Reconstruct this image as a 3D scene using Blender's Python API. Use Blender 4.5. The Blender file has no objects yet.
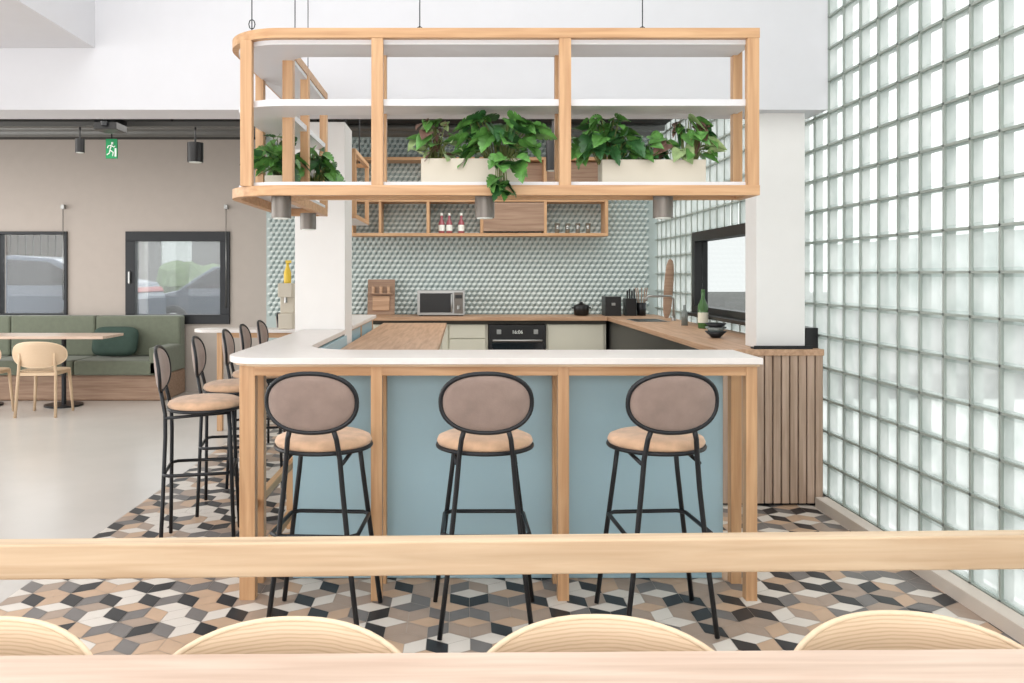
import bpy, bmesh, math, random
from mathutils import Vector, Matrix, noise
random.seed(7)
scn = bpy.context.scene
R = math.radians

# ------------------------------------------------------------ materials
def srgb(r, g, b):
    def f(c):
        c /= 255.0
        return c/12.92 if c <= 0.04045 else ((c+0.055)/1.055)**2.4
    return (f(r), f(g), f(b), 1)

def mat(name, col, rough=0.5, metal=0.0, var=0.0, vscale=8.0, bump=0.0, bscale=60.0, sheen=0.0):
    m = bpy.data.materials.new(name); m.use_nodes = True
    nt = m.node_tree; b = nt.nodes['Principled BSDF']
    c = srgb(*col)
    b.inputs['Base Color'].default_value = c
    b.inputs['Roughness'].default_value = rough
    b.inputs['Metallic'].default_value = metal
    if sheen: b.inputs['Sheen Weight'].default_value = sheen
    tc = nt.nodes.new('ShaderNodeTexCoord')
    if var > 0:
        n = nt.nodes.new('ShaderNodeTexNoise'); n.inputs['Scale'].default_value = vscale; n.inputs['Detail'].default_value = 5
        r = nt.nodes.new('ShaderNodeValToRGB')
        r.color_ramp.elements[0].position = 0.3; r.color_ramp.elements[1].position = 0.7
        r.color_ramp.elements[0].color = tuple(x*(1-var) for x in c[:3])+(1,)
        r.color_ramp.elements[1].color = tuple(min(1, x*(1+var)) for x in c[:3])+(1,)
        nt.links.new(tc.outputs['Object'], n.inputs['Vector'])
        nt.links.new(n.outputs['Fac'], r.inputs['Fac']); nt.links.new(r.outputs['Color'], b.inputs['Base Color'])
    if bump > 0:
        n2 = nt.nodes.new('ShaderNodeTexNoise'); n2.inputs['Scale'].default_value = bscale
        bp = nt.nodes.new('ShaderNodeBump'); bp.inputs['Strength'].default_value = bump; bp.inputs['Distance'].default_value = 0.01
        nt.links.new(tc.outputs['Object'], n2.inputs['Vector'])
        nt.links.new(n2.outputs['Fac'], bp.inputs['Height']); nt.links.new(bp.outputs['Normal'], b.inputs['Normal'])
    return m

def wood(name, c1, c2, axis='x', rough=0.5, sc=1.0):
    m = bpy.data.materials.new(name); m.use_nodes = True
    nt = m.node_tree; b = nt.nodes['Principled BSDF']; b.inputs['Roughness'].default_value = rough
    tc = nt.nodes.new('ShaderNodeTexCoord'); mp = nt.nodes.new('ShaderNodeMapping')
    s = {'x': (1.2, 22, 22), 'y': (22, 1.2, 22), 'z': (22, 22, 1.2)}[axis]
    mp.inputs['Scale'].default_value = tuple(v*sc for v in s)
    n = nt.nodes.new('ShaderNodeTexNoise'); n.inputs['Scale'].default_value = 2.2; n.inputs['Detail'].default_value = 7
    n.inputs['Distortion'].default_value = 0.6
    r = nt.nodes.new('ShaderNodeValToRGB')
    r.color_ramp.elements[0].position = 0.3; r.color_ramp.elements[1].position = 0.72
    r.color_ramp.elements[0].color = srgb(*c1); r.color_ramp.elements[1].color = srgb(*c2)
    n3 = nt.nodes.new('ShaderNodeTexNoise'); n3.inputs['Scale'].default_value = 1.1
    mx = nt.nodes.new('ShaderNodeMix'); mx.data_type = 'RGBA'; mx.blend_type = 'MULTIPLY'
    r2 = nt.nodes.new('ShaderNodeValToRGB'); r2.color_ramp.elements[0].color = (.80, .77, .74, 1); r2.color_ramp.elements[1].color = (1, 1, 1, 1)
    r2.color_ramp.elements[0].position = .35; r2.color_ramp.elements[1].position = .6
    mx.inputs[0].default_value = 0.65
    L = nt.links
    L.new(tc.outputs['Object'], mp.inputs['Vector']); L.new(mp.outputs['Vector'], n.inputs['Vector'])
    L.new(n.outputs['Fac'], r.inputs['Fac']); L.new(mp.outputs['Vector'], n3.inputs['Vector'])
    L.new(n3.outputs['Fac'], r2.inputs['Fac'])
    L.new(r.outputs['Color'], mx.inputs[6]); L.new(r2.outputs['Color'], mx.inputs[7])
    L.new(mx.outputs[2], b.inputs['Base Color'])
    return m

def plywood(name, c1, c2):
    # flat-sawn veneer: distorted bands giving cathedral grain lines
    m = bpy.data.materials.new(name); m.use_nodes = True
    nt = m.node_tree; b = nt.nodes['Principled BSDF']; b.inputs['Roughness'].default_value = .42
    tc = nt.nodes.new('ShaderNodeTexCoord'); mp = nt.nodes.new('ShaderNodeMapping'); mp.inputs['Scale'].default_value = (1.0, 1.0, 3.2)
    mp.inputs['Location'].default_value = (0, 0, -1.5)
    w = nt.nodes.new('ShaderNodeTexWave'); w.wave_type = 'RINGS'; w.rings_direction = 'Y'; w.inputs['Scale'].default_value = 13
    w.inputs['Distortion'].default_value = 3.0; w.inputs['Detail'].default_value = 2; w.inputs['Detail Scale'].default_value = 1.2
    r = nt.nodes.new('ShaderNodeValToRGB')
    r.color_ramp.elements[0].position = 0.0; r.color_ramp.elements[1].position = 0.55
    r.color_ramp.elements[0].color = srgb(*c1); r.color_ramp.elements[1].color = srgb(*c2)
    L = nt.links
    L.new(tc.outputs['Object'], mp.inputs['Vector']); L.new(mp.outputs['Vector'], w.inputs['Vector'])
    L.new(w.outputs['Fac'], r.inputs['Fac']); L.new(r.outputs['Color'], b.inputs['Base Color'])
    return m

M = {}
for a in 'xyz':
    M['w'+a] = wood('oak_'+a, (192, 147, 106), (212, 172, 131), a, 0.45)
    M['l'+a] = wood('light_oak_'+a, (205, 176, 144), (218, 194, 164), a, 0.45)
    M['t'+a] = wood('worktop_oak_'+a, (180, 142, 112), (204, 168, 138), a, 0.5)
M['ply'] = plywood('plywood_veneer', (198, 170, 140), (216, 190, 160))
M['plyedge'] = mat('plywood_edge', (226, 202, 172), .5, var=.05, vscale=60)
M['slat'] = wood('slat_oak', (168, 142, 122), (194, 169, 150), 'z', 0.55)
M['plinth'] = wood('plinth_wood', (146, 116, 96), (170, 142, 120), 'x', 0.55)
M['pale'] = wood('pale_table_wood', (208, 180, 161), (220, 197, 180), 'x', 0.4)
M['white'] = mat('white_paint', (230, 228, 226), 0.6, var=0.01)
M['bulk'] = mat('bulkhead_paint', (212, 212, 216), 0.7, var=0.01)
M['solid'] = mat('white_worktop', (226, 220, 216), 0.35, var=0.02, vscale=30)
M['shelfw'] = mat('white_shelf', (218, 218, 221), 0.45, var=0.01)
M['greige'] = mat('greige_wall', (186, 176, 168), 0.8, var=0.02)
M['blue'] = mat('blue_panel', (160, 190, 202), 0.45, var=0.015, vscale=3)
M['black'] = mat('black_metal', (30, 32, 36), 0.4, 0.3)
M['blackp'] = mat('black_plastic', (22, 22, 24), 0.35)
M['seat'] = mat('tan_suede', (204, 167, 136), 0.85, var=0.2, vscale=14, bump=.1, bscale=200, sheen=.3)
M['back'] = mat('mauve_suede', (140, 121, 112), 0.9, var=0.18, vscale=9, bump=.1, bscale=200, sheen=.3)
M['ceil'] = mat('dark_ceiling', (58, 58, 58), 0.9, var=0.1, vscale=3)
M['duct'] = mat('duct_grey', (110, 110, 108), 0.5, 0.4)
M['floor'] = mat('grey_floor', (204, 199, 194), 0.26, var=0.03, vscale=2)
M['grout'] = mat('tile_grout', (176, 166, 155), 0.6)
M['t0'] = mat('tile_dark', (40, 40, 43), 0.42, var=0.1)
M['t1'] = mat('tile_grey', (116, 111, 109), 0.42, var=0.06)
M['t2'] = mat('tile_white', (218, 210, 201), 0.4, var=0.02)
M['t3'] = mat('tile_tan', (194, 164, 138), 0.4, var=0.05)
M['t4'] = mat('tile_taupe', (166, 146, 131), 0.4, var=0.05)
M['cream'] = mat('cream_cabinet', (222, 220, 204), 0.5, var=0.01)
M['planter'] = mat('planter_cream', (200, 192, 177), 0.6, var=0.02)
M['conc'] = mat('lamp_bronze', (118, 112, 106), 0.4, 0.6)
M['mort'] = mat('mortar', (154, 162, 156), 0.7, var=0.05, vscale=20)
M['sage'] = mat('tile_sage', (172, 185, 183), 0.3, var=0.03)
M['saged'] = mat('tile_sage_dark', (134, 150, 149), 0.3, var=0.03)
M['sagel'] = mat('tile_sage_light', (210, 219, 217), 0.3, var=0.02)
M['green'] = mat('banquette_green', (112, 118, 102), 0.9, var=0.06, vscale=20, sheen=.2)
M['dgreen'] = mat('pillow_green', (58, 78, 70), 0.9, var=0.08, vscale=20)
M['leaf0'] = mat('leaf_green', (88, 138, 66), 0.4, var=0.4, vscale=25)
M['leaf1'] = mat('leaf_dark', (50, 94, 50), 0.4, var=0.35, vscale=25)
M['leaf2'] = mat('leaf_light', (150, 172, 120), 0.4, var=0.3, vscale=25)
M['leaf3'] = mat('leaf_burgundy', (112, 84, 74), 0.4, var=0.3, vscale=25)
M['stem'] = mat('plant_stem', (110, 120, 66), 0.5)
M['soil'] = mat('soil', (60, 46, 36), 0.9, var=.2)
M['steel'] = mat('steel', (165, 165, 163), 0.3, 0.85)
M['pink'] = mat('pink_bottle', (166, 92, 102), 0.2)
M['yellow'] = mat('yellow_plastic', (222, 188, 60), 0.4)
M['glassy'] = mat('clear_glass', (120, 128, 126), 0.08)
M['gbot'] = mat('green_glass', (70, 110, 60), 0.1)
M['signg'] = mat('sign_green', (20, 150, 90), 0.5)
M['signw'] = mat('sign_white', (245, 250, 245), 0.5)
M['asph'] = mat('asphalt', (126, 126, 124), 0.9, var=.05)
M['pave'] = mat('light_paving', (192, 195, 192), 0.9, var=.08, vscale=2)
M['fence'] = mat('fence_and_shadow_dark', (74, 72, 66), 0.8, var=.1)
M['facade'] = mat('facade_render', (192, 200, 196), 0.9, var=.03)
M['greyb'] = mat('far_building', (182, 188, 186), 0.9, var=.03)
M['hedge'] = mat('hedge_leaves', (92, 108, 80), 0.9, var=.4, vscale=9)
M['carb'] = mat('car_paint', (104, 112, 124), 0.25, 0.4)
M['carr'] = mat('car_paint_red', (128, 44, 44), 0.25, 0.2)
M['carg'] = mat('car_glass', (24, 28, 34), 0.1)
M['red'] = mat('tail_red', (130, 34, 34), 0.3)
M['base'] = mat('curb_beige', (204, 193, 182), 0.6, var=.02)

def trans_mat(name, col, tr, trl, rough=0.1):
    m = bpy.data.materials.new(name); m.use_nodes = True
    nt = m.node_tree; nt.nodes.clear(); L = nt.links
    out = nt.nodes.new('ShaderNodeOutputMaterial')
    a = nt.nodes.new('ShaderNodeBsdfTransparent'); a.inputs[0].default_value = col
    b = nt.nodes.new('ShaderNodeBsdfTranslucent'); b.inputs[0].default_value = col
    g = nt.nodes.new('ShaderNodeBsdfGlossy'); g.inputs['Roughness'].default_value = rough
    m1 = nt.nodes.new('ShaderNodeMixShader'); m1.inputs[0].default_value = trl
    m2 = nt.nodes.new('ShaderNodeMixShader'); m2.inputs[0].default_value = tr
    L.new(a.outputs[0], m1.inputs[1]); L.new(b.outputs[0], m1.inputs[2])
    L.new(m1.outputs[0], m2.inputs[1]); L.new(g.outputs[0], m2.inputs[2]); L.new(m2.outputs[0], out.inputs[0])
    if 'block' in name:
        tc = nt.nodes.new('ShaderNodeTexCoord'); n = nt.nodes.new('ShaderNodeTexNoise'); n.inputs['Scale'].default_value = 6
        r = nt.nodes.new('ShaderNodeValToRGB'); r.color_ramp.elements[0].position = .3; r.color_ramp.elements[1].position = .6
        r.color_ramp.elements[0].color = (col[0]*.78, col[1]*.81, col[2]*.80, 1); r.color_ramp.elements[1].color = col
        L.new(tc.outputs['Object'], n.inputs['Vector']); L.new(n.outputs['Fac'], r.inputs['Fac'])
        L.new(r.outputs[0], a.inputs[0]); L.new(r.outputs[0], b.inputs[0])
    return m
M['gb'] = trans_mat('glass_block_pane', (.99, 1.0, .99, 1), 0.04, 0.44)
M['gbr'] = trans_mat('glass_block_rim', (0.78, 0.82, 0.80, 1), 0.06, 0.45)
M['pane'] = trans_mat('window_pane', (0.95, 0.96, 0.96, 1), 0.03, 0.0, 0.02)
M['tint'] = trans_mat('tinted_pane', (0.64, 0.65, 0.645, 1), 0.04, 0.0, 0.02)
M['frost'] = trans_mat('window_frost', (0.97, 0.98, 0.98, 1), 0.04, 0.06, 0.02)
M['vglass'] = trans_mat('clear_tumbler', (0.86, 0.9, 0.9, 1), 0.25, 0.2, 0.05)

# ------------------------------------------------------------ mesh builder
class MB:
    def __init__(s, name):
        s.name = name; s.v = []; s.f = []; s.mi = []; s.sm = []; s.mats = []; s.X = Matrix.Identity(4)
    def m(s, k):
        if k not in s.mats: s.mats.append(k)
        return s.mats.index(k)
    def add(s, vs, fs, k, smooth=False):
        o = len(s.v); i = s.m(k)
        s.v += [tuple(s.X @ Vector(p)) for p in vs]
        for f in fs:
            s.f.append([o+a for a in f]); s.mi.append(i); s.sm.append(smooth)
    def box(s, x0, x1, y0, y1, z0, z1, k):
        vs = [(x0, y0, z0), (x1, y0, z0), (x1, y1, z0), (x0, y1, z0), (x0, y0, z1), (x1, y0, z1), (x1, y1, z1), (x0, y1, z1)]
        s.add(vs, [(0, 3, 2, 1), (4, 5, 6, 7), (0, 1, 5, 4), (1, 2, 6, 5), (2, 3, 7, 6), (3, 0, 4, 7)], k)
    def prism(s, poly, z0, z1, k):
        n = len(poly)
        vs = [(p[0], p[1], z0) for p in poly]+[(p[0], p[1], z1) for p in poly]
        fs = [tuple(reversed(range(n))), tuple(range(n, 2*n))]+[(i, (i+1) % n, (i+1) % n+n, i+n) for i in range(n)]
        s.add(vs, fs, k)
    def lathe(s, cx, cy, prof, k, n=24, sx=1, sy=1, smooth=True):
        vs = []; fs = []
        for (r, z) in prof:
            for i in range(n):
                a = 2*math.pi*i/n; vs.append((cx+r*sx*math.cos(a), cy+r*sy*math.sin(a), z))
        for j in range(len(prof)-1):
            for i in range(n):
                fs.append((j*n+i, j*n+(i+1) % n, (j+1)*n+(i+1) % n, (j+1)*n+i))
        fs.append(tuple(reversed(range(n)))); fs.append(tuple(range((len(prof)-1)*n, len(prof)*n)))
        s.add(vs, fs, k, smooth)
    def cyl(s, cx, cy, z0, z1, r, k, n=20, r1=None):
        r1 = r if r1 is None else r1
        vs = []; 
        for (rr, z) in ((r, z0), (r1, z1)):
            for i in range(n):
                a = 2*math.pi*i/n; vs.append((cx+rr*math.cos(a), cy+rr*math.sin(a), z))
        s.add(vs, [(i, (i+1) % n, (i+1) % n+n, i+n) for i in range(n)], k, True)
        s.add(vs, [tuple(reversed(range(n))), tuple(range(n, 2*n))], k, False)
    def tube(s, pts, r, k, n=8, closed=False, r1=None):
        pts = [Vector(p) for p in pts]; N = len(pts); vs = []; fs = []
        up = None
        for i, p in enumerate(pts):
            if closed: t = pts[(i+1) % N]-pts[i-1]
            else: t = pts[min(i+1, N-1)]-pts[max(i-1, 0)]
            t.normalize()
            if up is None:
                up = Vector((0, 0, 1)) if abs(t.z) < .9 else Vector((1, 0, 0))
            a = t.cross(up); a.normalize(); b = a.cross(t); b.normalize(); up = b
            rr = r if r1 is None else r+(r1-r)*i/(N-1)
            for j in range(n):
                q = 2*math.pi*j/n; vs.append(p+a*rr*math.cos(q)+b*rr*math.sin(q))
        for i in range(N if closed else N-1):
            for j in range(n):
                i2 = (i+1) % N
                fs.append((i*n+j, i*n+(j+1) % n, i2*n+(j+1) % n, i2*n+j))
        if not closed:
            fs.append(tuple(reversed(range(n)))); fs.append(tuple(range((N-1)*n, N*n)))
        s.add(vs, fs, k, True)
    def disc(s, fn, k, hw, hh, thick, ex=2.0, rings=8, n=36):
        # thick curved superellipse; fn(u,v,w)->xyz ; w = offset along thickness
        vs = []; fs = []
        for side in (1, -1):
            base = len(vs)
            for r in range(rings+1):
                rr = math.sin(r/rings*math.pi/2)
                t = thick*max(0.0, 1-rr**6)**.5
                for i in range(n):
                    a = 2*math.pi*i/n; ca = math.cos(a); sa = math.sin(a)
                    q = (abs(ca)**ex+abs(sa)**ex)**(-1/ex)
                    vs.append(fn(hw*rr*q*ca, hh*rr*q*sa, side*t))
            for r in range(rings):
                for i in range(n):
                    f = (base+r*n+i, base+r*n+(i+1) % n, base+(r+1)*n+(i+1) % n, base+(r+1)*n+i)
                    fs.append(f if side < 0 else f[::-1])
        s.add(vs, fs, k, True)
    def mesh(s, bevel=0.0):
        me = bpy.data.meshes.new(s.name); me.from_pydata(s.v, [], s.f)
        for k in s.mats: me.materials.append(M[k])
        me.polygons.foreach_set('material_index', s.mi); me.polygons.foreach_set('use_smooth', s.sm)
        me.update()
        bm = bmesh.new(); bm.from_mesh(me); bmesh.ops.recalc_face_normals(bm, faces=bm.faces); bm.to_mesh(me); bm.free()
        return me
    def obj(s, bevel=0.0, parent=None):
        o = bpy.data.objects.new(s.name, s.mesh()); scn.collection.objects.link(o)
        if bevel:
            b = o.modifiers.new('bevel', 'BEVEL'); b.width = bevel; b.segments = 2; b.limit_method = 'ANGLE'; b.angle_limit = R(50)
        if parent: o.parent = parent
        return o

def inst(me, name, loc, rz=0, bevel=0):
    o = bpy.data.objects.new(name, me); scn.collection.objects.link(o)
    o.location = loc; o.rotation_euler = (0, 0, R(rz))
    return o

def arc(cx, cy, r, a0, a1, n=10):
    return [(cx+r*math.cos(R(a0+(a1-a0)*i/n)), cy+r*math.sin(R(a0+(a1-a0)*i/n))) for i in range(n+1)]

# ------------------------------------------------------------ room shell
XW = 2.28
b = MB('floor'); b.box(-8, XW+.1, -3, 10.1, -.1, 0, 'floor'); b.obj()
# rhombille tile field
def tiles():
    bm = bmesh.new(); a = 0.1; h = a*math.sqrt(3)
    ks = ['t0', 't1', 't2', 't3', 't4']
    x0, x1, y0, y1 = -2.05, 2.2, 0.4, 9.2
    row = 0; y = y0-a
    while y < y1+a:
        x = x0-h+(h/2 if row % 2 else 0)
        while x < x1+h:
            H = [(x+a*math.cos(R(30+60*i)), y+a*math.sin(R(30+60*i))) for i in range(6)]
            C = (x, y)
            for t, (q, ws) in enumerate((((C, H[0], H[1], H[2]), (0, 1, 7, 6, 4)), ((C, H[2], H[3], H[4]), (8, 5, 1, 3, 4)), ((C, H[4], H[5], H[0]), (3, 4, 5, 5, 4)))):
                k = random.choices(range(5), ws)[0]
                cx = sum(p[0] for p in q)/4; cy = sum(p[1] for p in q)/4
                vs = [bm.verts.new((cx+(p[0]-cx)*.975, cy+(p[1]-cy)*.975, 0.004)) for p in q]
                f = bm.faces.new(vs); f.material_index = k+1
            x += h
        y += 1.5*a; row += 1
    for co, no in (((x0, 0, 0), (-1, 0, 0)), ((x1, 0, 0), (1, 0, 0)), ((0, y0, 0), (0, -1, 0)), ((0, y1, 0), (0, 1, 0))):
        bmesh.ops.bisect_plane(bm, geom=bm.verts[:]+bm.edges[:]+bm.faces[:], plane_co=co, plane_no=no, clear_outer=True)
    vs = [bm.verts.new(p) for p in ((x0, y0, .002), (x1, y0, .002), (x1, y1, .002), (x0, y1, .002))]
    f = bm.faces.new(vs); f.material_index = 0
    bmesh.ops.recalc_face_normals(bm, faces=bm.faces)
    for f in bm.faces:
        if f.normal.z < 0: f.normal_flip()
    me = bpy.data.meshes.new('floor_cube_pattern_tiles'); bm.to_mesh(me); bm.free()
    for k in ['grout']+ks: me.materials.append(M[k])
    o = bpy.data.objects.new('floor_cube_pattern_tiles', me); scn.collection.objects.link(o)
tiles()

# back wall with two windows (X ranges)
b = MB('wall_back')
Y0, Y1 = 10.0, 10.15
W = [(-5.8, -4.94, .945, 2.0), (-4.21, -2.91, .845, 2.0)]
xs = -8
for (a0, a1, z0, z1) in W:
    b.box(xs, a0, Y0, Y1, 0, 3.15, 'greige'); b.box(a0, a1, Y0, Y1, 0, z0, 'greige'); b.box(a0, a1, Y0, Y1, z1, 3.15, 'greige'); xs = a1
b.box(xs, -2.34, Y0, Y1, 0, 3.15, 'greige'); b.obj()
b = MB('wall_kitchen'); b.box(-2.34, XW+.08, 9.52, 10.15, 0, 3.15, 'sage'); b.obj()
for i, (a0, a1, z0, z1) in enumerate(W):
    b = MB('window_%d' % (i+1)); t = .035 if i == 0 else .12
    b.box(a0, a1, Y0-.03, Y0+.07, z0, z0+t, 'black'); b.box(a0, a1, Y0-.03, Y0+.07, z1-t, z1, 'black')
    b.box(a0, a0+t, Y0-.03, Y0+.07, z0+t, z1-t, 'black'); b.box(a1-t, a1, Y0-.03, Y0+.07, z0+t, z1-t, 'black')
    b.box(a0+t, a1-t, Y0+.03, Y0+.04, z0+t, z1-t, 'frost' if i else 'pane')
    if i: 
        b.box(a0+.05, a0+.07, Y0-.07, Y0-.03, 1.35, 1.5, 'steel')
    b.obj(.004)
    b = MB('blind_cord'); xx = a1-.04
    b.tube([(xx, Y0-.04, 2.3), (xx, Y0-.04, z0+.2)], .005, 'steel', 6); b.box(xx-.02, xx+.02, Y0-.06, Y0, 2.28, 2.33, 'steel'); b.obj()

b = MB('wall_left')
b.box(-8.15, -8, -3, 10.15, 0, .3, 'white'); b.box(-8.15, -8, -3, 10.15, 3.0, 5, 'white')
for y in (-3, 0, 3, 6, 9.4): b.box(-8.15, -8, y, y+.35 if y < 9 else 10.15, .3, 3.0, 'white')
b.obj()
b = MB('wall_front'); b.box(-8.15, XW+.1, -3.15, -3, 0, .3, 'white'); b.box(-8.15, XW+.1, -3.15, -3, 3.2, 5, 'white')
for x in (-8.15, -5, -2, 1, 2.2): b.box(x, x+.18, -3.15, -3, .3, 3.2, 'white')
b.obj()
b = MB('wall_right'); b.box(XW, XW+.1, -3, .4, 0, 5, 'white'); b.box(XW, XW+.1, .4, 10.15, 4.87, 5, 'white'); b.box(XW, XW+.1, .4, 9.52, 0, .07, 'white')
b.obj()
b = MB('wall_bulkhead')
b.box(-8, XW, 5.0, 5.3, 2.49, 5, 'bulk'); b.obj()
b = MB('ceiling_soffit'); b.box(-8, -2.3, 3.2, 5.0, 2.876, 5.0, 'bulk'); b.obj()
b = MB('ceiling_back'); b.box(-8, XW, 5.3, 10.15, 3.15, 3.3, 'ceil'); b.obj()
b = MB('ceiling')
b.box(-8.15, XW+.1, 4.2, 5.3, 5, 5.15, 'white'); b.box(-8.15, XW+.1, -3.15, -1.5, 5, 5.15, 'white')
b.box(-8.15, -5, -1.5, 4.2, 5, 5.15, 'white'); b.box(1.4, XW+.1, -1.5, 4.2, 5, 5.15, 'white')
for x in (-3.4, -1.8, -.2): b.box(x, x+.08, -1.5, 4.2, 5, 5.12, 'white')
b.obj()
b = MB('trim_glass_wall_curb'); b.box(2.2, XW, .4, 5.0, 0, .07, 'base'); b.obj(.004)

# glass block wall
P = .2; gy0, gz0 = .4, .07; NY, NZ = 45, 24
wy0, wy1, wz0, wz1 = 5.6, 7.8, 1.07, 1.87
b = MB('wall_glass_blocks')
g = .006
def inwin(y, z): return wy0-.01 < y < wy1+.01 and wz0-.01 < z < wz1+.01
for i in range(NY):
    for j in range(NZ):
        y = gy0+i*P; z = gz0+j*P
        if inwin(y+P/2, z+P/2): continue
        if y > 5.4 and z > 3.2: continue
        a0, a1, c0, c1 = y+g, y+P-g, z+g, z+P-g
        e = .015
        vs = [(XW+.016, a0, c0), (XW+.016, a1, c0), (XW+.016, a1, c1), (XW+.016, a0, c1),
              (XW+.004, a0+e, c0+e), (XW+.004, a1-e, c0+e), (XW+.004, a1-e, c1-e), (XW+.004, a0+e, c1-e)]
        b.add(vs, [(0, 1, 5, 4), (1, 2, 6, 5), (2, 3, 7, 6), (3, 0, 4, 7)], 'gbr')
        b.add(vs, [(4, 5, 6, 7)], 'gb')
D = .06
for j in range(NZ+1):
    z = gz0+j*P
    if wz0+.01 < z < wz1-.01:
        b.box(XW, XW+D, gy0, wy0, z-g, z+g, 'mort'); b.box(XW, XW+D, wy1, 9.5, z-g, z+g, 'mort')
    else: b.box(XW, XW+D, gy0, 9.5, z-g, z+g, 'mort')
for i in range(NY+1):
    y = gy0+i*P
    if wy0+.01 < y < wy1-.01:
        b.box(XW, XW+D-.001, y-g, y+g, gz0, wz0, 'mort'); b.box(XW, XW+D-.001, y-g, y+g, wz1, 4.87, 'mort')
    else: b.box(XW, XW+D-.001, y-g, y+g, gz0, 4.87, 'mort')
b.obj()
b = MB('window_3')
x0, x1 = XW-.05, XW+.08; t = .09
b.box(x0, x1, wy0, wy1, wz0, wz0+t, 'blackp'); b.box(x0, x1, wy0, wy1, wz1-t, wz1, 'blackp')
b.box(x0, x1, wy0, wy0+t, wz0+t, wz1-t, 'blackp'); b.box(x0, x1, wy1-t, wy1, wz0+t, wz1-t, 'blackp')
b.box(x0-.08, x0, wy0, wy1, wz0, wz0+.03, 'blackp')
b.box(XW+.02, XW+.03, wy0+t, wy1-t, wz0+t, wz1-t, 'tint'); b.obj(.003)

# columns
b = MB('column'); b.box(-1.135, -.797, 5.4, 5.74, 0, 2.49, 'white'); b.obj(.003)
b = MB('column.001'); b.box(1.87, 2.18, 5.1, 5.3, .992, 2.49, 'white'); b.obj(.003)

# kitchen wall tiles (tumbling-cube relief)
b = MB('kitchen_relief_tiles'); a = .037; h = a*math.sqrt(3)
row = 0; z = 1.0
while z < 3.1:
    x = -2.3+(h/2 if row % 2 else 0)
    while x < 2.2:
        H = [(x+a*.97*math.cos(R(30+60*i)), 9.519, z+a*.97*math.sin(R(30+60*i))) for i in range(6)]
        C = (x, 9.506, z)
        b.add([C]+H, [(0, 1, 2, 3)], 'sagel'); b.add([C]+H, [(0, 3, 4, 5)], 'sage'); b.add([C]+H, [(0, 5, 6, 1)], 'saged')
        x += h
    z += 1.5*a; row += 1
b.obj()

# ------------------------------------------------------------ kitchen units
b = MB('kitchen_back_counter')
b.box(-1.6, .28, 8.95, 9.49, 0, .945, 'cream'); b.box(.93, 1.6, 8.95, 9.49, 0, .945, 'cream'); b.box(.28, .93, 8.95, 9.49, 0, .23, 'cream')
b.box(-1.6, 1.6, 8.87, 9.49, .95, .99, 'tx')
for (a0, a1, segs) in ((-1.58, -.75, ((.1, .9),)), (-.74, -.16, ((.1, .9),)), (-.15, .26, ((.1, .45), (.46, .74), (.75, .9))), (.95, 1.58, ((.1, .9),))):
    for (z0, z1) in segs: b.box(a0, a1-.01, 8.925, 8.95, z0, z1, 'cream')
b.box(-1.6, 1.6, 8.94, 8.95, .905, .95, 'fence')  # dark strip painted in as the shadow under the worktop
b.obj(.003)
b = MB('built_in_oven')
b.box(.29, .92, 8.90, 9.4, .235, .9, 'blackp'); b.box(.32, .89, 8.893, 8.90, .28, .70, 'carg')
b.tube([(.33, 8.86, .73), (.88, 8.86, .73)], .012, 'steel'); b.box(.35, .37, 8.86, 8.9, .72, .74, 'steel'); b.box(.84, .86, 8.86, 8.9, .72, .74, 'steel')
for x in (.4, .81): 
    b.box(x-.025, x+.025, 8.885, 8.9, .80, .85, 'steel')
ov = b.obj(.002)
tx = bpy.data.curves.new('clock_text', 'FONT'); tx.body = '16:06'; tx.size = .055; tx.align_x = 'CENTER'; tx.extrude = .001
to = bpy.data.objects.new('clock_text', tx); scn.collection.objects.link(to); to.location = (.605, 8.897, .805); to.rotation_euler = (R(90), 0, 0); to.parent = ov
tx.materials.append(M['signw'])

b = MB('kitchen_side_counter')
b.box(1.63, XW-.012, 5.06, 9.49, 0, .95, 'blackp'); b.box(1.605, XW-.012, 5.02, 9.49, .95, .99, 'ty')
n = 12; wd = (XW-.012-1.63)/n
for i in range(n):
    b.box(1.63+i*wd+.004, 1.63+(i+1)*wd-.004, 5.03, 5.06, .02, .95, 'slat')
b.obj(.003)
b = MB('kitchen_island_counter')
b.box(-.75, -.2, 4.0, 7.75, 0, .95, 'cream'); b.box(-.775, -.16, 3.95, 7.8, .95, .99, 'ty')
b.obj(.003)

# wall shelf
b = MB('wall_shelf_cabinet')
yf, yb = 9.2, 9.49; t = .035
for z in (1.905, 2.30, 2.78): b.box(-1.3, 1.67, yf, yb, z, z+t, 'wx')
for x in (-1.3, -.42, .2, .93, 1.635): b.box(x, x+t, yf, yb, 1.94, 2.30, 'wz')
for x in (-1.3, -.42, .93, 1.635): b.box(x, x+t, yf, yb, 2.335, 2.78, 'wz')
b.box(.235, .93, yf-.01, yf+.015, 1.96, 2.29, 'plinth'); b.box(.965, 1.635, yf+.1, yf+.12, 2.34, 2.77, 'plinth'); b.box(-.38, .93, yf+.15, yf+.17, 2.34, 2.77, 'plinth')
b.box(-.97, -.94, yf, yb, 1.94, 2.3, 'wz')
b.obj(.002)
b = MB('hanging_rack')
for z in (1.905, 2.42):
    for x in (-.99, -.88): b.box(x, x+t, 6.3, 7.2, z, z+t, 'wy')
    for y in (6.3, 7.165): b.box(-.955, -.88, y, y+t, z, z+t, 'wx')
for y in (6.3, 7.165):
    for x in (-.99, -.88): b.box(x, x+t, y, y+t, 1.94, 2.42, 'wz')
b.box(-.99, -.85, 6.33, 7.17, 1.9, 1.915, 'shelfw')
for y in (6.32, 7.18): b.cyl(-.93, y, 2.43, 3.15, .006, 'black', 8)
b.obj(.002)
b = MB('bottle_group')
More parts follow.
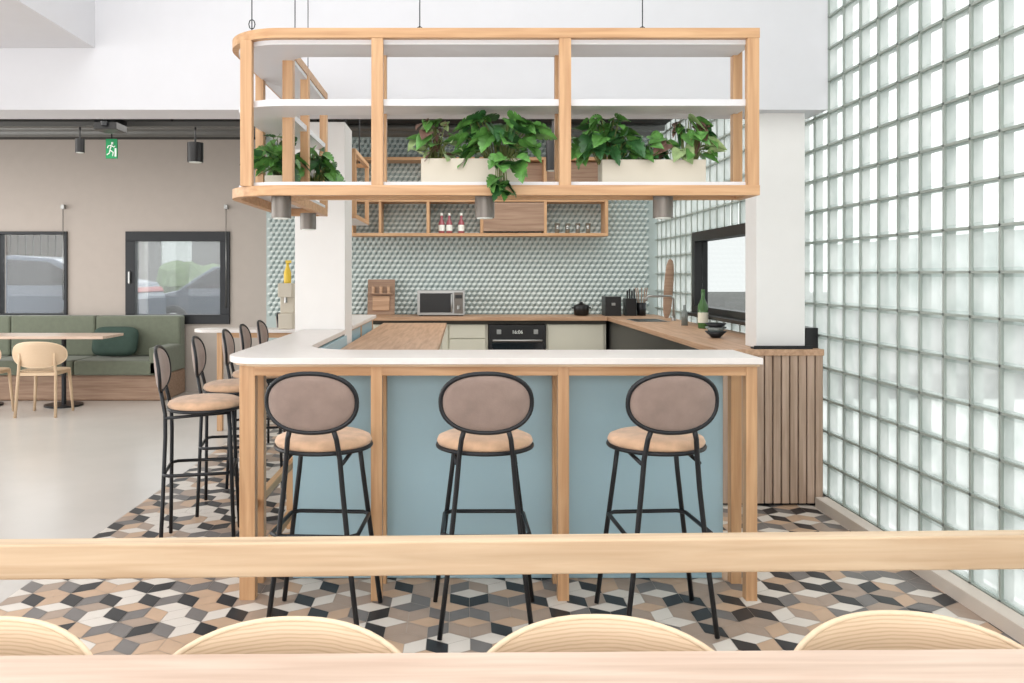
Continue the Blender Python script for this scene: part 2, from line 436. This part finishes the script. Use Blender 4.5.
for i, x in enumerate((-.25, -.16, -.02)):
    k = 'pink'
    b.lathe(x, 9.33, [(.03, 1.941), (.036, 1.95), (.036, 2.06), (.014, 2.11), (.014, 2.15)], k, 14)
    b.cyl(x, 9.33, 2.15, 2.18, .017, 'signw', 12); b.cyl(x, 9.33, 1.97, 2.04, .0368, 'signw', 14)
b.obj()
b = MB('drinking_glasses')
for i in range(4):
    b.lathe(1.1+i*.12, 9.34, [(.026, 1.941), (.034, 2.06), (.031, 2.06), (.023, 1.95)], 'vglass', 14)
b.obj()

# ------------------------------------------------------------ bar
b = MB('bar_counter')
def lpoly(xo, yo, xr, yb_, xi, ye, ro, ri):
    p = []
    p += arc(xo+ro, yo+ro, ro, 180, 270)
    p += [(xr, yo), (xr, yb_)]
    p += arc(xi+ri, yb_+ri, ri, 270, 180)
    p += [(xi, ye), (xo, ye)]
    return p
b.prism(lpoly(-1.08, 3.53, 1.325, 3.93, -.79, 5.39, .2, .28), 1.062, 1.090, 'solid')
b.prism(lpoly(-1.06, 3.545, 1.315, 3.91, -.81, 5.38, .19, .26), 1.050, 1.062, 'lx')
# front frame
def post(x, y, w=.05, z0=.0, z1=1.05, k='wz'): b.box(x-w/2, x+w/2, y-.025, y+.025, z0, z1, k)
for x in (-.386, .448, 1.287): post(x, 3.59); post(x, 3.79)
post(-.965, 3.60, .07); post(-.965, 3.8, .05)
b.box(-.93, 1.262, 3.567, 3.597, 1.008, 1.05, 'wx'); b.box(-.93, 1.262, 3.78, 3.81, 1.008, 1.05, 'wx')
for y in (4.6, 5.35):
    post(-.985, y); post(-.84, y)
b.box(-1.0, -.965, 3.63, 5.37, 1.0, 1.05, 'wy')
b.box(-1.0, -.965, 3.63, 5.37, .36, .40, 'wy')
b.box(-1.0, -.965, 3.63, 5.37, .08, .12, 'wy')
b.box(-.95, -.8, 4.585, 4.615, .36, .40, 'wx')
# blue panels
b.box(-.78, 1.24, 3.815, 3.85, .04, 1.05, 'blue'); b.box(-.78, 1.24, 3.83, 3.87, .006, .05, 'blue')
b.box(-.815, -.78, 3.83, 5.38, .006, 1.05, 'blue')
for x in (-.386, .448):
    b.box(x-.003, x+.003, 3.812, 3.816, .05, 1.045, 'fence')
b.obj(.004)
# continuation of the bar behind the column, and the ledge beyond
b = MB('rear_bar_counter')
b.box(-1.08, -.79, 5.75, 7.3, 1.066, 1.095, 'solid'); b.box(-1.06, -.81, 5.76, 7.28, 1.05, 1.066, 'lx')
for y in (6.4, 7.2):
    for x in (-1.03, -.84): b.box(x-.025, x+.025, y, y+.05, 0, 1.05, 'wz')
b.box(-.86, -.82, 5.8, 7.25, 0.006, 1.05, 'blue'); b.box(-1.05, -1.01, 5.78, 7.25, 1.0, 1.05, 'wy')
b.obj(.004)
b = MB('serving_ledge')
pl = arc(-2.36, 7.5, .15, 90, 270)
b.prism(pl+[(-1.3, 7.35), (-1.3, 7.65)], .925, .955, 'solid')
b.box(-2.3, -2.25, 7.47, 7.52, 0, .925, 'wz'); b.box(-1.38, -1.33, 7.47, 7.52, 0, .925, 'wz'); b.box(-2.25, -1.38, 7.48, 7.51, .87, .925, 'wx')
b.obj(.004)

# hanging shelf unit
b = MB('hanging_shelf_unit')
xo, yo, xr, yb_, xi, ye = -1.095, 3.555, 1.32, 3.80, -.82, 4.85
def ring_rail(z0, z1, w=.04, fr=.0):
    # outer rail strip following rounded corner
    out = [(xo, ye)]+arc(xo+.28, yo+.28, .28, 180, 270, 14)+[(xr, yo)]
    inn = [(xo+w, ye)]+arc(xo+.28, yo+.28, .28-w, 180, 270, 14)+[(xr, yo+w)]
    b.prism(out+inn[::-1], z0, z1, 'wx')
    b.prism([(xr, yb_), (xr, yb_-w), (xi+.1, yb_-w)]+[(xi-w, yb_+.1), (xi-w, ye), (xi, ye)]+arc(xi+.1, yb_+.1, .1, 180, 270, 6), z0, z1, 'wx')
    b.box(xr-w, xr, yo+w, yb_-w, z0, z1, 'wy'); b.box(xo+w, xi-w, ye-w, ye, z0, z1, 'wx')
ring_rail(1.812, 1.857); ring_rail(2.512, 2.556)
pol = lpoly(xo+.03, yo+.03, xr-.03, yb_-.005, xi-.005, ye-.02, .25, .1)
b.prism(pol, 1.857, 1.875, 'shelfw'); b.prism(pol, 2.215, 2.245, 'shelfw'); b.prism(pol, 2.49, 2.512, 'shelfw')
for x in (-.975, -.382, .455, 1.292):
    dy = .035 if x < -.9 else 0
    b.box(x-.026, x+.026, yo+.002+dy, yo+.04+dy, 1.857, 2.512, 'wz')
    if x > -.9: b.box(x-.022, x+.022, yb_-.04, yb_+.002, 1.857, 2.512, 'wz')
for y in (4.25, 4.82):
    b.box(xo-.002, xo+.04, y-.025, y+.025, 1.857, 2.512, 'wz'); b.box(xi-.04, xi+.002, y-.025, y+.025, 1.857, 2.512, 'wz')
b.box(xi-.05, xi+.0, yb_+.05, yb_+.1, 1.857, 2.512, 'wz')
for (x, y) in ((-.95, 3.6), (-.84, 4.0), (-.93, 4.8), (-.2, 3.7), (.83, 3.7)):
    b.tube([(x, y, 2.55), (x, y, 4.999)], .003, 'black', 6)
    ring = [(x+.014*math.cos(a*.785), y, 2.585+.022*math.sin(a*.785)) for a in range(8)]
    b.tube(ring, .003, 'black', 5, closed=True)
hs = b.obj(.003)
# downlights
for (x, y) in ((-.89, 4.6), (-.84, 3.7), (.1, 3.68), (.92, 3.68)):
    b = MB('surface_downlight'); b.cyl(x, y, 1.72, 1.811 if x < 0 and y > 4 else 1.856, .045, 'conc', 28); b.cyl(x, y, 1.716, 1.72, .036, 'signw', 20); b.obj(.002)

# ------------------------------------------------------------ plants
def leaf(b, base, direc, L, Wd, k, droop=.3, split=True):
    d = Vector(direc).normalized(); up = Vector((0, 0, 1))
    s = d.cross(up); s = s.normalized() if s.length > .01 else Vector((1, 0, 0))
    nrm = s.cross(d)
    tw = random.uniform(-.8, .8)
    s = (s*math.cos(tw)+nrm*math.sin(tw)).normalized(); nrm = s.cross(d)
    if split: out = [(0, 0), (-.10, .22), (-.04, .42), (.12, .52), (.30, .50), (.31, .20), (.38, .48), (.52, .42), (.50, .17), (.60, .38), (.74, .28), (.70, .12), (.82, .2), (1.0, 0)]
    else: out = [(0, 0), (-.08, .2), (-.02, .38), (.15, .5), (.35, .5), (.55, .4), (.75, .25), (.9, .1), (1.0, 0)]
    for sg in (1, -1):
        vs = [];
        for (t, w) in out:
            p = Vector(base)+d*L*t+s*sg*w*Wd+nrm*(w*Wd*.35)-up*(droop*L*max(t, 0)**2)
            vs.append(tuple(p))
        n = len(vs)
        mid = [tuple(Vector(base)+d*L*t-up*(droop*L*t*t)) for t in (.2, .4, .6, .8)]
        o = vs+mid
        fs = []
        def near(t): return n+min(3, max(0, round(t*5)-1))
        for i in range(n-1):
            if i == 0: fs.append((0, 1, n))
            elif i == n-2: fs.append((i, i+1, n+3))
            else:
                a_, c_ = near(out[i][0]), near(out[i+1][0])
                if a_ == c_: fs.append((i, i+1, a_))
                else: fs += [(i, i+1, c_), (i, c_, a_)]
        b.add(o, fs, k, False)

def plant(name, cx, cy, z0, n, rx, ry, hz, L, split=True, kinds=('leaf0', 'leaf1'), trail=0, ztop=2.17):
    b = MB(name)
    for i in range(n):
        a = random.uniform(0, 2*math.pi); r = math.sqrt(random.random())
        x = cx+rx*r*math.cos(a); y = cy+ry*r*math.sin(a)
        z = z0+hz*random.uniform(.2, 1)*(1-.45*r*r)
        if i < trail:
            x = cx+random.uniform(-.3, .8)*rx*.6; y = cy-.14-random.random()*.03; z = z0-random.uniform(.0, .16)
        z = min(z, ztop)
        root = (cx+(x-cx)*.35, cy+random.uniform(-.02, .02), z0-.01)
        midp = ((root[0]+x)/2, (root[1]+y)/2, max(z, z0)+.02 if i < trail else (z0+z)/2+.03)
        b.tube([root, midp, (x, y, z)], .0025, 'stem', 5)
        dx = (x-cx)/rx+random.uniform(-.5, .5); dy = -.7+random.uniform(-.4, .5); dz = random.uniform(-.9, .35)
        ll = L*random.uniform(.55, 1.2)
        leaf(b, (x, y, z), (dx, dy, dz), ll, ll*random.uniform(.7, .95), random.choice(kinds), .25, split)
    o = b.obj(); return o
def planter(x0, x1, y0, y1, z0, z1):
    b = MB('planter_box')
    t = .012
    b.box(x0, x1, y0, y0+t, z0, z1, 'planter'); b.box(x0, x1, y1-t, y1, z0, z1, 'planter')
    b.box(x0, x0+t, y0+t, y1-t, z0, z1, 'planter'); b.box(x1-t, x1, y0+t, y1-t, z0, z1, 'planter')
    b.box(x0+t, x1-t, y0+t, y1-t, z0, z0+.02, 'planter'); b.box(x0+t, x1-t, y0+t, y1-t, z0+.02, z1-.015, 'soil')
    b.obj(.002)
planter(-.19, .27, 3.62, 3.74, 1.876, 1.985); planter(.63, 1.10, 3.62, 3.74, 1.876, 1.98); planter(-.98, -.86, 3.95, 4.5, 1.876, 1.95)
plant('calathea_plant', -.13, 3.69, 1.975, 40, .085, .06, .22, .075, False, ('leaf2', 'leaf2', 'leaf0', 'leaf3', 'leaf0'))
plant('monstera_plant', .17, 3.68, 1.975, 90, .17, .08, .26, .10, True, ('leaf0', 'leaf0', 'leaf1'), trail=20)
plant('monstera_plant', .67, 3.68, 1.975, 66, .14, .08, .24, .10, True, ('leaf0', 'leaf1', 'leaf0'))
plant('pothos_plant', .87, 3.70, 1.975, 40, .09, .06, .13, .06, False, ('leaf0', 'leaf1'))
plant('calathea_plant', 1.03, 3.68, 1.975, 42, .11, .07, .22, .085, False, ('leaf3', 'leaf2', 'leaf0', 'leaf1', 'leaf0'))
plant('monstera_plant', -.93, 4.1, 1.945, 60, .08, .25, .25, .10, True, ('leaf0', 'leaf1', 'leaf0'))
plant('monstera_plant', -.84, 4.5, 1.945, 54, .11, .14, .27, .11, True, ('leaf0', 'leaf1', 'leaf0'))
for (x, y, s_) in ((-.8, 9.3, 1), (-.1, 9.3, .8), (.6, 9.3, 1)):
    plant('shelf_ivy_plant', x, y, 2.345, 12, .16, .05, .2, .09, False, ('leaf1', 'leaf0'), 0, 2.6)

# ------------------------------------------------------------ bar stools
b = MB('bar_stool')
b.lathe(0, 0, [(.02, .733), (.17, .733), (.195, .742), (.203, .757), (.196, .773), (.17, .784), (.10, .789), (.01, .790)], 'seat', 40, 1.0, .96)
b.tube([(.199*math.cos(a*math.pi/20), .192*math.sin(a*math.pi/20), .737) for a in range(40)], .009, 'black', 8, closed=True)
b.box(-.15, .15, -.012, .012, .722, .734, 'black'); b.box(-.012, .012, -.15, .15, .722, .734, 'black')
for sx in (-1, 1):
    b.tube([(sx*.185, -.205, .006), (sx*.155, -.198, .25), (sx*.118, -.19, .60), (sx*.108, -.192, .72), (sx*.098, -.208, .80), (sx*.085, -.218, .848)], .0105, 'black', 10)
    b.tube([(sx*.215, .165, .006), (sx*.14, .14, .60), (sx*.125, .13, .735)], .0105, 'black', 10)
    b.tube([(sx*.118, -.19, .70), (sx*.125, .13, .72)], .008, 'black', 8)
zf = .41
c = [(-.175, -.195), (.175, -.195), (.172, .15), (-.172, .15)]
b.tube([(c[0][0]+.03, c[0][1], zf), (c[1][0]-.03, c[1][1], zf), (c[1][0], c[1][1]+.03, zf), (c[2][0], c[2][1]-.03, zf), (c[2][0]-.03, c[2][1], zf), (c[3][0]+.03, c[3][1], zf), (c[3][0], c[3][1]-.03, zf), (c[0][0], c[0][1]+.03, zf)], .009, 'black', 8, closed=True)
def bf(u, v, w): return (u, -.238+.9*u*u*.9-.12*v*.9+w, .948+v)
b.disc(bf, 'back', .174, .112, .016, 2.3)
rp = []
for i in range(48):
    a = 2*math.pi*i/48; ca, sa = math.cos(a), math.sin(a); q = (abs(ca)**2.3+abs(sa)**2.3)**(-1/2.3)
    rp.append(bf(.180*q*ca, .118*q*sa, 0))
b.tube(rp, .0095, 'black', 8, closed=True)
stool = b.mesh()
for (x, y, rz) in ((-.588, 3.38, -3), (.092, 3.38, 0), (.815, 3.38, 4), (-1.40, 4.35, -78), (-1.42, 5.0, -80), (-1.42, 5.62, -82), (-1.46, 6.2, -84), (-1.46, 6.72, -86), (-1.62, 8.1, -88)):
    inst(stool, 'bar_stool', (x, y, .005), rz)

# ------------------------------------------------------------ dining chairs
b = MB('dining_chair')
def cb(u, v, w): return (u, -.235+1.4*u*u-.15*v+w, .605+v)
b.disc(cb, 'ply', .272, .125, .011, 2.5, rings=9, n=56)
rim = []
for i in range(64):
    a = 2*math.pi*i/64; ca, sa = math.cos(a), math.sin(a); q = (abs(ca)**2.5+abs(sa)**2.5)**(-1/2.5)
    rim.append(cb(.270*q*ca, .123*q*sa, 0))
b.tube(rim, .0065, 'plyedge', 8, closed=True)
def cs(u, v, w): return (u, v, .445+w-.25*max(0, .1-u*u)*.3)
b.disc(cs, 'ply', .22, .21, .010, 3.0, rings=7, n=40)
for sx in (-1, 1):
    b.tube([(sx*.20, -.24, 0), (sx*.185, -.20, .43), (sx*.175, -.205, .52), (sx*.17, -.2, .62)], .015, 'lz', 10)
    b.tube([(sx*.20, .19, 0), (sx*.17, .16, .43)], .013, 'lz', 10, r1=.018)
    b.box(sx*.175-.01, sx*.175+.01, -.19, .16, .40, .432, 'ly')
b.box(-.17, .17, .145, .165, .40, .432, 'lx'); b.box(-.17, .17, -.205, -.185, .40, .432, 'lx')
chair = b.mesh()
for (x, y, rz) in ((-.975, 1.43, 182), (-.352, 1.43, 180), (.28, 1.44, 180), (.912, 1.46, 178)):
    inst(chair, 'dining_chair', (x, y, .005), rz)
for (x, y, rz) in ((-4.38, 8.40, 4), (-5.02, 8.38, -3)):
    o = inst(chair, 'dining_chair', (x, y, 0), rz); o.scale = (1, 1, 1.06)

# near table and rail (slightly rotated in plan)
b = MB('foreground_table')
b.box(-1.9, 2.1, -.8, 0, -.03, 0, 'pale')
for x in (-1.8, 2.0):
    for y in (-.74, -.06): b.box(x-.03, x+.03, y-.03, y+.03, -.72, -.03, 'lz')
b.box(-1.8, 2.0, -.70, -.66, -.1, -.03, 'lx')
o = b.obj(.004); o.location = (0, 1.55, .727); o.rotation_euler = (0, 0, R(.8))
b = MB('wooden_balustrade')
b.box(-1.75, 2.0, -.025, .025, -.087, 0, 'lx')
for x in (-1.7, 1.95): b.box(x-.03, x+.03, -.024, .024, -.789, -.087, 'lz')
o = b.obj(.005); o.location = (0, 2.02, .794); o.rotation_euler = (0, 0, R(1.6))

# ------------------------------------------------------------ lounge
b = MB('banquette_bench')
b.box(-7.6, -3.45, 9.25, 9.95, 0, .30, 'plinth')
for i in range(4):
    x0 = -7.6+i*1.0375; b.box(x0+.004, x0+1.0335, 9.2, 9.85, .30, .47, 'green'); b.box(x0+.004, x0+1.0335, 9.76, 9.95, .47, .96, 'green')
b.box(-3.62, -3.45, 9.2, 9.95, .30, .62, 'green')
b.obj(.025)
b = MB('throw_pillow')
b.X = Matrix.Translation((-4.18, 9.62, .66)) @ Matrix.Rotation(R(-18), 4, 'X')
b.disc(lambda u, v, w: (u, w, v), 'dgreen', .27, .18, .07, 5.0, 8, 36); b.obj()
b = MB('lounge_table')
b.box(-5.7, -3.88, 8.62, 9.15, .765, .795, 'pale')
for x in (-5.35, -4.45):
    b.cyl(x, 8.92, .02, .765, .025, 'black'); b.cyl(x, 8.92, 0, .02, .2, 'black', 28)
b.obj(.003)

# ceiling services
b = MB('ceiling_track')
b.box(-7.9, -1.3, 8.2, 8.3, 2.98, 3.03, 'duct')
for x in (-7, -5, -3, -1.5): b.cyl(x, 8.25, 3.03, 3.15, .01, 'black', 8)
b.obj()
for i, (y, r) in enumerate(((9.0, .06), (8.75, .04), (7.4, .08))):
    b = MB('ceiling_pipe')
    b.tube([(-7.95, y, 3.07), (2.2, y, 3.07)], r, 'duct', 14); b.obj()
for (x, y, z0, z1, r) in ((-2.76, 8.25, 2.62, 2.82, .08), (-3.95, 8.25, 2.72, 2.86, .045), (.9, 8.0, 2.5, 2.8, .07), (-1.6, 8.25, 2.6, 2.8, .07)):
    b = MB('ceiling_spotlight'); b.cyl(x, y, z0, z1, r, 'blackp', 24); b.cyl(x, y, z1, 3.15 if abs(y-8.25) > .1 else 2.98, .01, 'blackp', 8); b.cyl(x, y, z0-.003, z0, r*.8, 'signw', 20); b.obj(.003)
b = MB('projector'); b.box(-3.6, -3.38, 7.8, 8.05, 2.88, 3.0, 'blackp'); b.cyl(-3.49, 7.93, 3.0, 3.15, .02, 'blackp', 10); b.cyl(-3.49, 7.78, 2.91, 2.97, .03, 'carg', 14); b.obj(.004)
b = MB('exit_sign')
x, y = -3.78, 8.6
b.box(x-.06, x+.06, y, y+.02, 2.71, 2.92, 'signg'); b.cyl(x, y+.01, 2.92, 3.15, .006, 'black', 8)
b.cyl(x+.012, y-.002, 2.862, 2.885, .011, 'signw', 10)
for pts in (((.005, 2.86), (-.012, 2.80)), ((.0, 2.85), (.03, 2.83), (.04, 2.845)), ((0, 2.85), (-.03, 2.845), (-.04, 2.82)), ((-.012, 2.80), (.022, 2.775), (.015, 2.735)), ((-.012, 2.80), (-.02, 2.765), (-.045, 2.75))):
    b.tube([(x+p[0], y-.004, p[1]) for p in pts], .006, 'signw', 6)
b.box(x+.036, x+.054, y-.003, y, 2.73, 2.82, 'signw')
b.obj()

# ------------------------------------------------------------ kitchen objects
ZC = .99
b = MB('microwave_oven')
b.box(-.52, .02, 9.1, 9.44, ZC+.01, ZC+.29, 'steel'); b.box(-.49, -.12, 9.092, 9.1, ZC+.04, ZC+.26, 'blackp'); b.box(-.10, .0, 9.092, 9.1, ZC+.03, ZC+.27, 'conc')
b.tube([(-.13, 9.07, ZC+.05), (-.13, 9.07, ZC+.25)], .008, 'steel'); b.box(-.135, -.125, 9.07, 9.092, ZC+.06, ZC+.07, 'steel'); b.box(-.135, -.125, 9.07, 9.092, ZC+.23, ZC+.24, 'steel')
b.cyl(-.05, 9.088, ZC+.08, ZC+.12, .02, 'steel', 16); b.box(-.09, -.01, 9.088, 9.092, ZC+.2, ZC+.24, 'blackp')
for x in (-.48, -.02): b.box(x-.02, x+.02, 9.12, 9.4, ZC, ZC+.01, 'blackp')
b.obj(.004)
b = MB('cutting_board_set')
b.X = Matrix.Translation((0, 9.36, ZC)) @ Matrix.Rotation(R(-8), 4, 'X')
b.box(-1.12, -.80, 0, .02, 0, .42, 'plinth'); b.box(-1.06, -.86, -.018, -.002, .05, .22, 'tx')
for i in range(3): b.cyl(-1.05+i*.09, -.03, .25, .33, .02, 'tx', 12)
b.box(-1.1, -.82, -.05, 0, .235, .25, 'plinth')
b.obj(.006)
b = MB('cooking_pot'); b.lathe(1.36, 9.2, [(.05, ZC), (.085, ZC+.01), (.09, ZC+.11), (.085, ZC+.12), (.03, ZC+.135), (.012, ZC+.16)], 'blackp', 24)
b.box(1.25, 1.29, 9.19, 9.21, ZC+.08, ZC+.1, 'blackp'); b.box(1.43, 1.47, 9.19, 9.21, ZC+.08, ZC+.1, 'blackp'); b.obj()
b = MB('toaster'); b.box(1.62, 1.80, 9.1, 9.35, ZC, ZC+.22, 'blackp'); b.box(1.66, 1.76, 9.14, 9.31, ZC+.22, ZC+.223, 'steel'); b.box(1.69, 1.73, 9.08, 9.1, ZC+.12, ZC+.15, 'steel'); b.obj(.015)
b = MB('knife_block')
b.box(1.86, 1.98, 9.12, 9.3, ZC, ZC+.2, 'blackp')
for i in range(4): b.box(1.875+i*.026, 1.89+i*.026, 9.15, 9.18, ZC+.2, ZC+.29+.02*(i % 2), 'blackp')
b.obj(.004)
b = MB('utensil_holder'); b.lathe(2.05, 9.2, [(.05, ZC), (.055, ZC+.15), (.048, ZC+.15), (.044, ZC+.02)], 'black', 20)
for i in range(5):
    a = i*1.3; b.tube([(2.05+.02*math.cos(a), 9.2+.02*math.sin(a), ZC+.02), (2.05+.07*math.cos(a), 9.2+.06*math.sin(a), ZC+.32)], .006, 'plinth', 6)
b.obj()
b = MB('kitchen_faucet')
b.cyl(2.16, 8.2, ZC, ZC+.03, .025, 'steel'); b.tube([(2.16, 8.2, ZC+.02), (2.16, 8.2, ZC+.22), (2.13, 8.2, ZC+.25), (1.90, 8.2, ZC+.25), (1.88, 8.2, ZC+.23), (1.88, 8.2, ZC+.2)], .012, 'steel', 10); b.box(2.15, 2.17, 8.22, 8.28, ZC+.05, ZC+.06, 'steel'); b.obj()
b = MB('kitchen_sink'); b.box(1.72, 2.06, 7.95, 8.45, ZC, ZC+.004, 'steel'); b.box(1.75, 2.03, 7.98, 8.42, ZC+.004, ZC+.006, 'blackp'); b.obj()
b = MB('baguette_board'); b.X = Matrix.Translation((2.2, 8.65, ZC)) @ Matrix.Rotation(R(4), 4, 'Y')
b.disc(lambda u, v, w: (u, w, v+.32), 'plinth', .05, .32, .012, 3, 6, 24); b.obj()
b = MB('olive_oil_bottle'); b.lathe(2.10, 7.0, [(.04, ZC), (.044, ZC+.01), (.044, ZC+.2), (.016, ZC+.26), (.016, ZC+.33), (.018, ZC+.34)], 'gbot', 20); b.cyl(2.10, 7.0, ZC+.05, ZC+.14, .0448, 'cream'); b.obj()
b = MB('dish_soap_bottle'); b.lathe(2.05, 7.4, [(.03, ZC), (.03, ZC+.12), (.012, ZC+.15), (.012, ZC+.19)], 'glassy', 18); b.obj()
b = MB('bowl_stack')
for i in range(3): b.lathe(1.88, 5.95, [(.03, ZC+i*.03), (.08, ZC+.05+i*.03), (.077, ZC+.05+i*.03), (.03, ZC+.012+i*.03)], 'glassy' if i % 2 else 'black', 24)
b.obj()
b = MB('black_tray'); b.box(1.83, 2.2, 5.03, 5.095, ZC, ZC+.012, 'blackp'); b.box(1.83, 2.2, 5.03, 5.035, ZC+.012, ZC+.022, 'blackp'); b.obj(.002)
b = MB('glass_washer_box'); b.box(2.185, 2.265, 5.1, 5.5, ZC, ZC+.13, 'blackp'); b.box(2.183, 2.187, 5.12, 5.48, ZC+.03, ZC+.11, 'steel'); b.obj(.004)
b = MB('coffee_machine'); b.box(-1.71, -1.58, 7.4, 7.6, .955, 1.10, 'planter'); b.box(-1.71, -1.58, 7.48, 7.6, 1.10, 1.25, 'planter'); b.box(-1.71, -1.58, 7.38, 7.6, 1.25, 1.38, 'planter')
b.cyl(-1.645, 7.42, 1.20, 1.25, .015, 'steel', 12); b.obj(.008)
b = MB('cleaning_bottle'); b.lathe(-1.645, 7.5, [(.032, 1.381), (.034, 1.39), (.034, 1.48), (.014, 1.54), (.014, 1.57)], 'yellow', 18); b.box(-1.662, -1.61, 7.49, 7.51, 1.57, 1.595, 'yellow'); b.obj()

# ------------------------------------------------------------ outside
b = MB('ground_outside'); b.box(-40, 40, 10.2, 60, -.2, .2, 'asph'); b.box(XW+.2, 40, -40, 10.2, -.2, -.12, 'pave'); b.box(-40, -8.2, -40, 10.2, -.2, -.12, 'asph'); b.obj()
b = MB('fence')
for i in range(52): b.box(-16+i*.16, -16+i*.16+.13, 17, 17.05, .2, 2.6, 'fence')
b.box(-16, -7.7, 17.05, 17.1, .6, .7, 'fence'); b.box(-16, -7.7, 17.05, 17.1, 2.2, 2.3, 'fence'); b.obj()
b = MB('hedge')
NX, NH = 60, 12; vs = []; fs = []
for i in range(NX+1):
    for j in range(NH+1):
        x = -7.5+i*.12; t = j/NH*math.pi
        y = 20-1.0*math.cos(t)*.6; z = .2+1.5*math.sin(t)**.5
        nn = noise.noise(Vector((x*2.2, y*2, z*2.2)))*.22
        vs.append((x, y+nn, max(.15, z+nn)))
for i in range(NX):
    for j in range(NH): fs.append((i*(NH+1)+j, (i+1)*(NH+1)+j, (i+1)*(NH+1)+j+1, i*(NH+1)+j+1))
b.add(vs, fs, 'hedge'); b.obj()
b = MB('opposite_building'); b.box(14, 20, -10, 30, -.12, 2.6, 'facade'); b.obj()
b = MB('opposite_building'); b.box(-30, 0, 26, 30, .2, 5.4, 'greyb')
for i in range(12): b.box(-28+i*2.4, -26.6+i*2.4, 25.97, 26, 1.2, 2.6, 'duct'); 
b.obj()
def car(x, y, z, nm='parked_car', paint='carb'):
    b = MB(nm)
    b.X = Matrix.Translation((x, y, z)) @ Matrix.Rotation(R(90), 4, 'X')
    prof = [(0, .3), (.03, .6), (.15, .78), (.9, .95), (1.25, 1.2), (1.6, 1.42), (2.3, 1.48), (2.95, 1.42), (3.6, 1.1), (4.0, 1.02), (4.15, .75), (4.15, .45), (4.1, .3)]
    b.prism(prof, -1.7, 0, paint)
    b.prism([(1.02, .98), (1.35, 1.22), (1.65, 1.38), (2.1, 1.42), (2.1, .98)], -1.705, .005, 'carg'); b.prism([(2.18, .98), (2.18, 1.42), (2.85, 1.38), (3.4, 1.1), (3.4, .98)], -1.705, .005, 'carg')
    b.prism([(4.0, .86), (4.0, .96), (4.07, .94), (4.12, .86)], -1.706, .006, 'red')
    for xx in (.8, 3.3):
        for z_ in (-1.65, -.2): 
            b.prism([(xx+.33*math.cos(i*math.pi/12), .33+.33*math.sin(i*math.pi/12)) for i in range(24)], z_, z_+.21, 'blackp')
            b.prism([(xx+.18*math.cos(i*math.pi/12), .33+.18*math.sin(i*math.pi/12)) for i in range(24)], z_-.005, z_+.215, 'steel')
    b.obj(.02)
car(-9.6, 13.0, .3); car(-6.6, 16.0, .2); car(-12.2, 15.6, .3, 'parked_car', 'carr')

# ------------------------------------------------------------ lights / world
w = bpy.data.worlds.new('World'); scn.world = w; w.use_nodes = True
bg = w.node_tree.nodes['Background']; bg.inputs[0].default_value = (.98, .995, 1, 1); bg.inputs[1].default_value = 2.25
def area(name, loc, rot, sx, sy, p, col=(1, 1, 1)):
    l = bpy.data.lights.new(name, 'AREA'); l.shape = 'RECTANGLE'; l.size = sx; l.size_y = sy; l.energy = p; l.color = col
    o = bpy.data.objects.new(name, l); scn.collection.objects.link(o); o.location = loc; o.rotation_euler = tuple(R(a) for a in rot)
area('overhead_fill_light', (-1.8, 1.3, 4.95), (0, 0, 0), 6, 5, 20, (1, .98, .95))  # added fill from above, at an unseen roof opening
area('front_window_lamp', (-1.5, -2.9, 1.9), (90, 0, 0), 8, 2.4, 125, (1, .98, .96))
area('left_window_lamp', (-7.9, 4.5, 1.7), (0, -90, 0), 2.6, 9, 200, (1, .98, .95))
area('kitchen_fill_light', (.5, 7.4, 3.0), (0, 0, 0), 2.6, 2.6, 60, (1, .97, .92))  # added area fill for the kitchen, no fixture belongs to it
area('lounge_fill_light', (-4.5, 7.2, 2.95), (0, 0, 0), 4, 2.5, 65, (1, .97, .92))  # added broad fill for the lounge, separate from the track spots

# camera
cam = bpy.data.cameras.new('camera'); co = bpy.data.objects.new('camera', cam); scn.collection.objects.link(co)
co.location = (0, 0, 1.457); co.rotation_euler = (R(90), 0, 0)
cam.lens = 800/1024*36; cam.sensor_width = 36; cam.shift_x = 49/1024; cam.shift_y = -66.5/1024; cam.clip_start = .05
scn.camera = co
scn.view_settings.view_transform = 'Standard'
scn.view_settings.exposure = 0.1
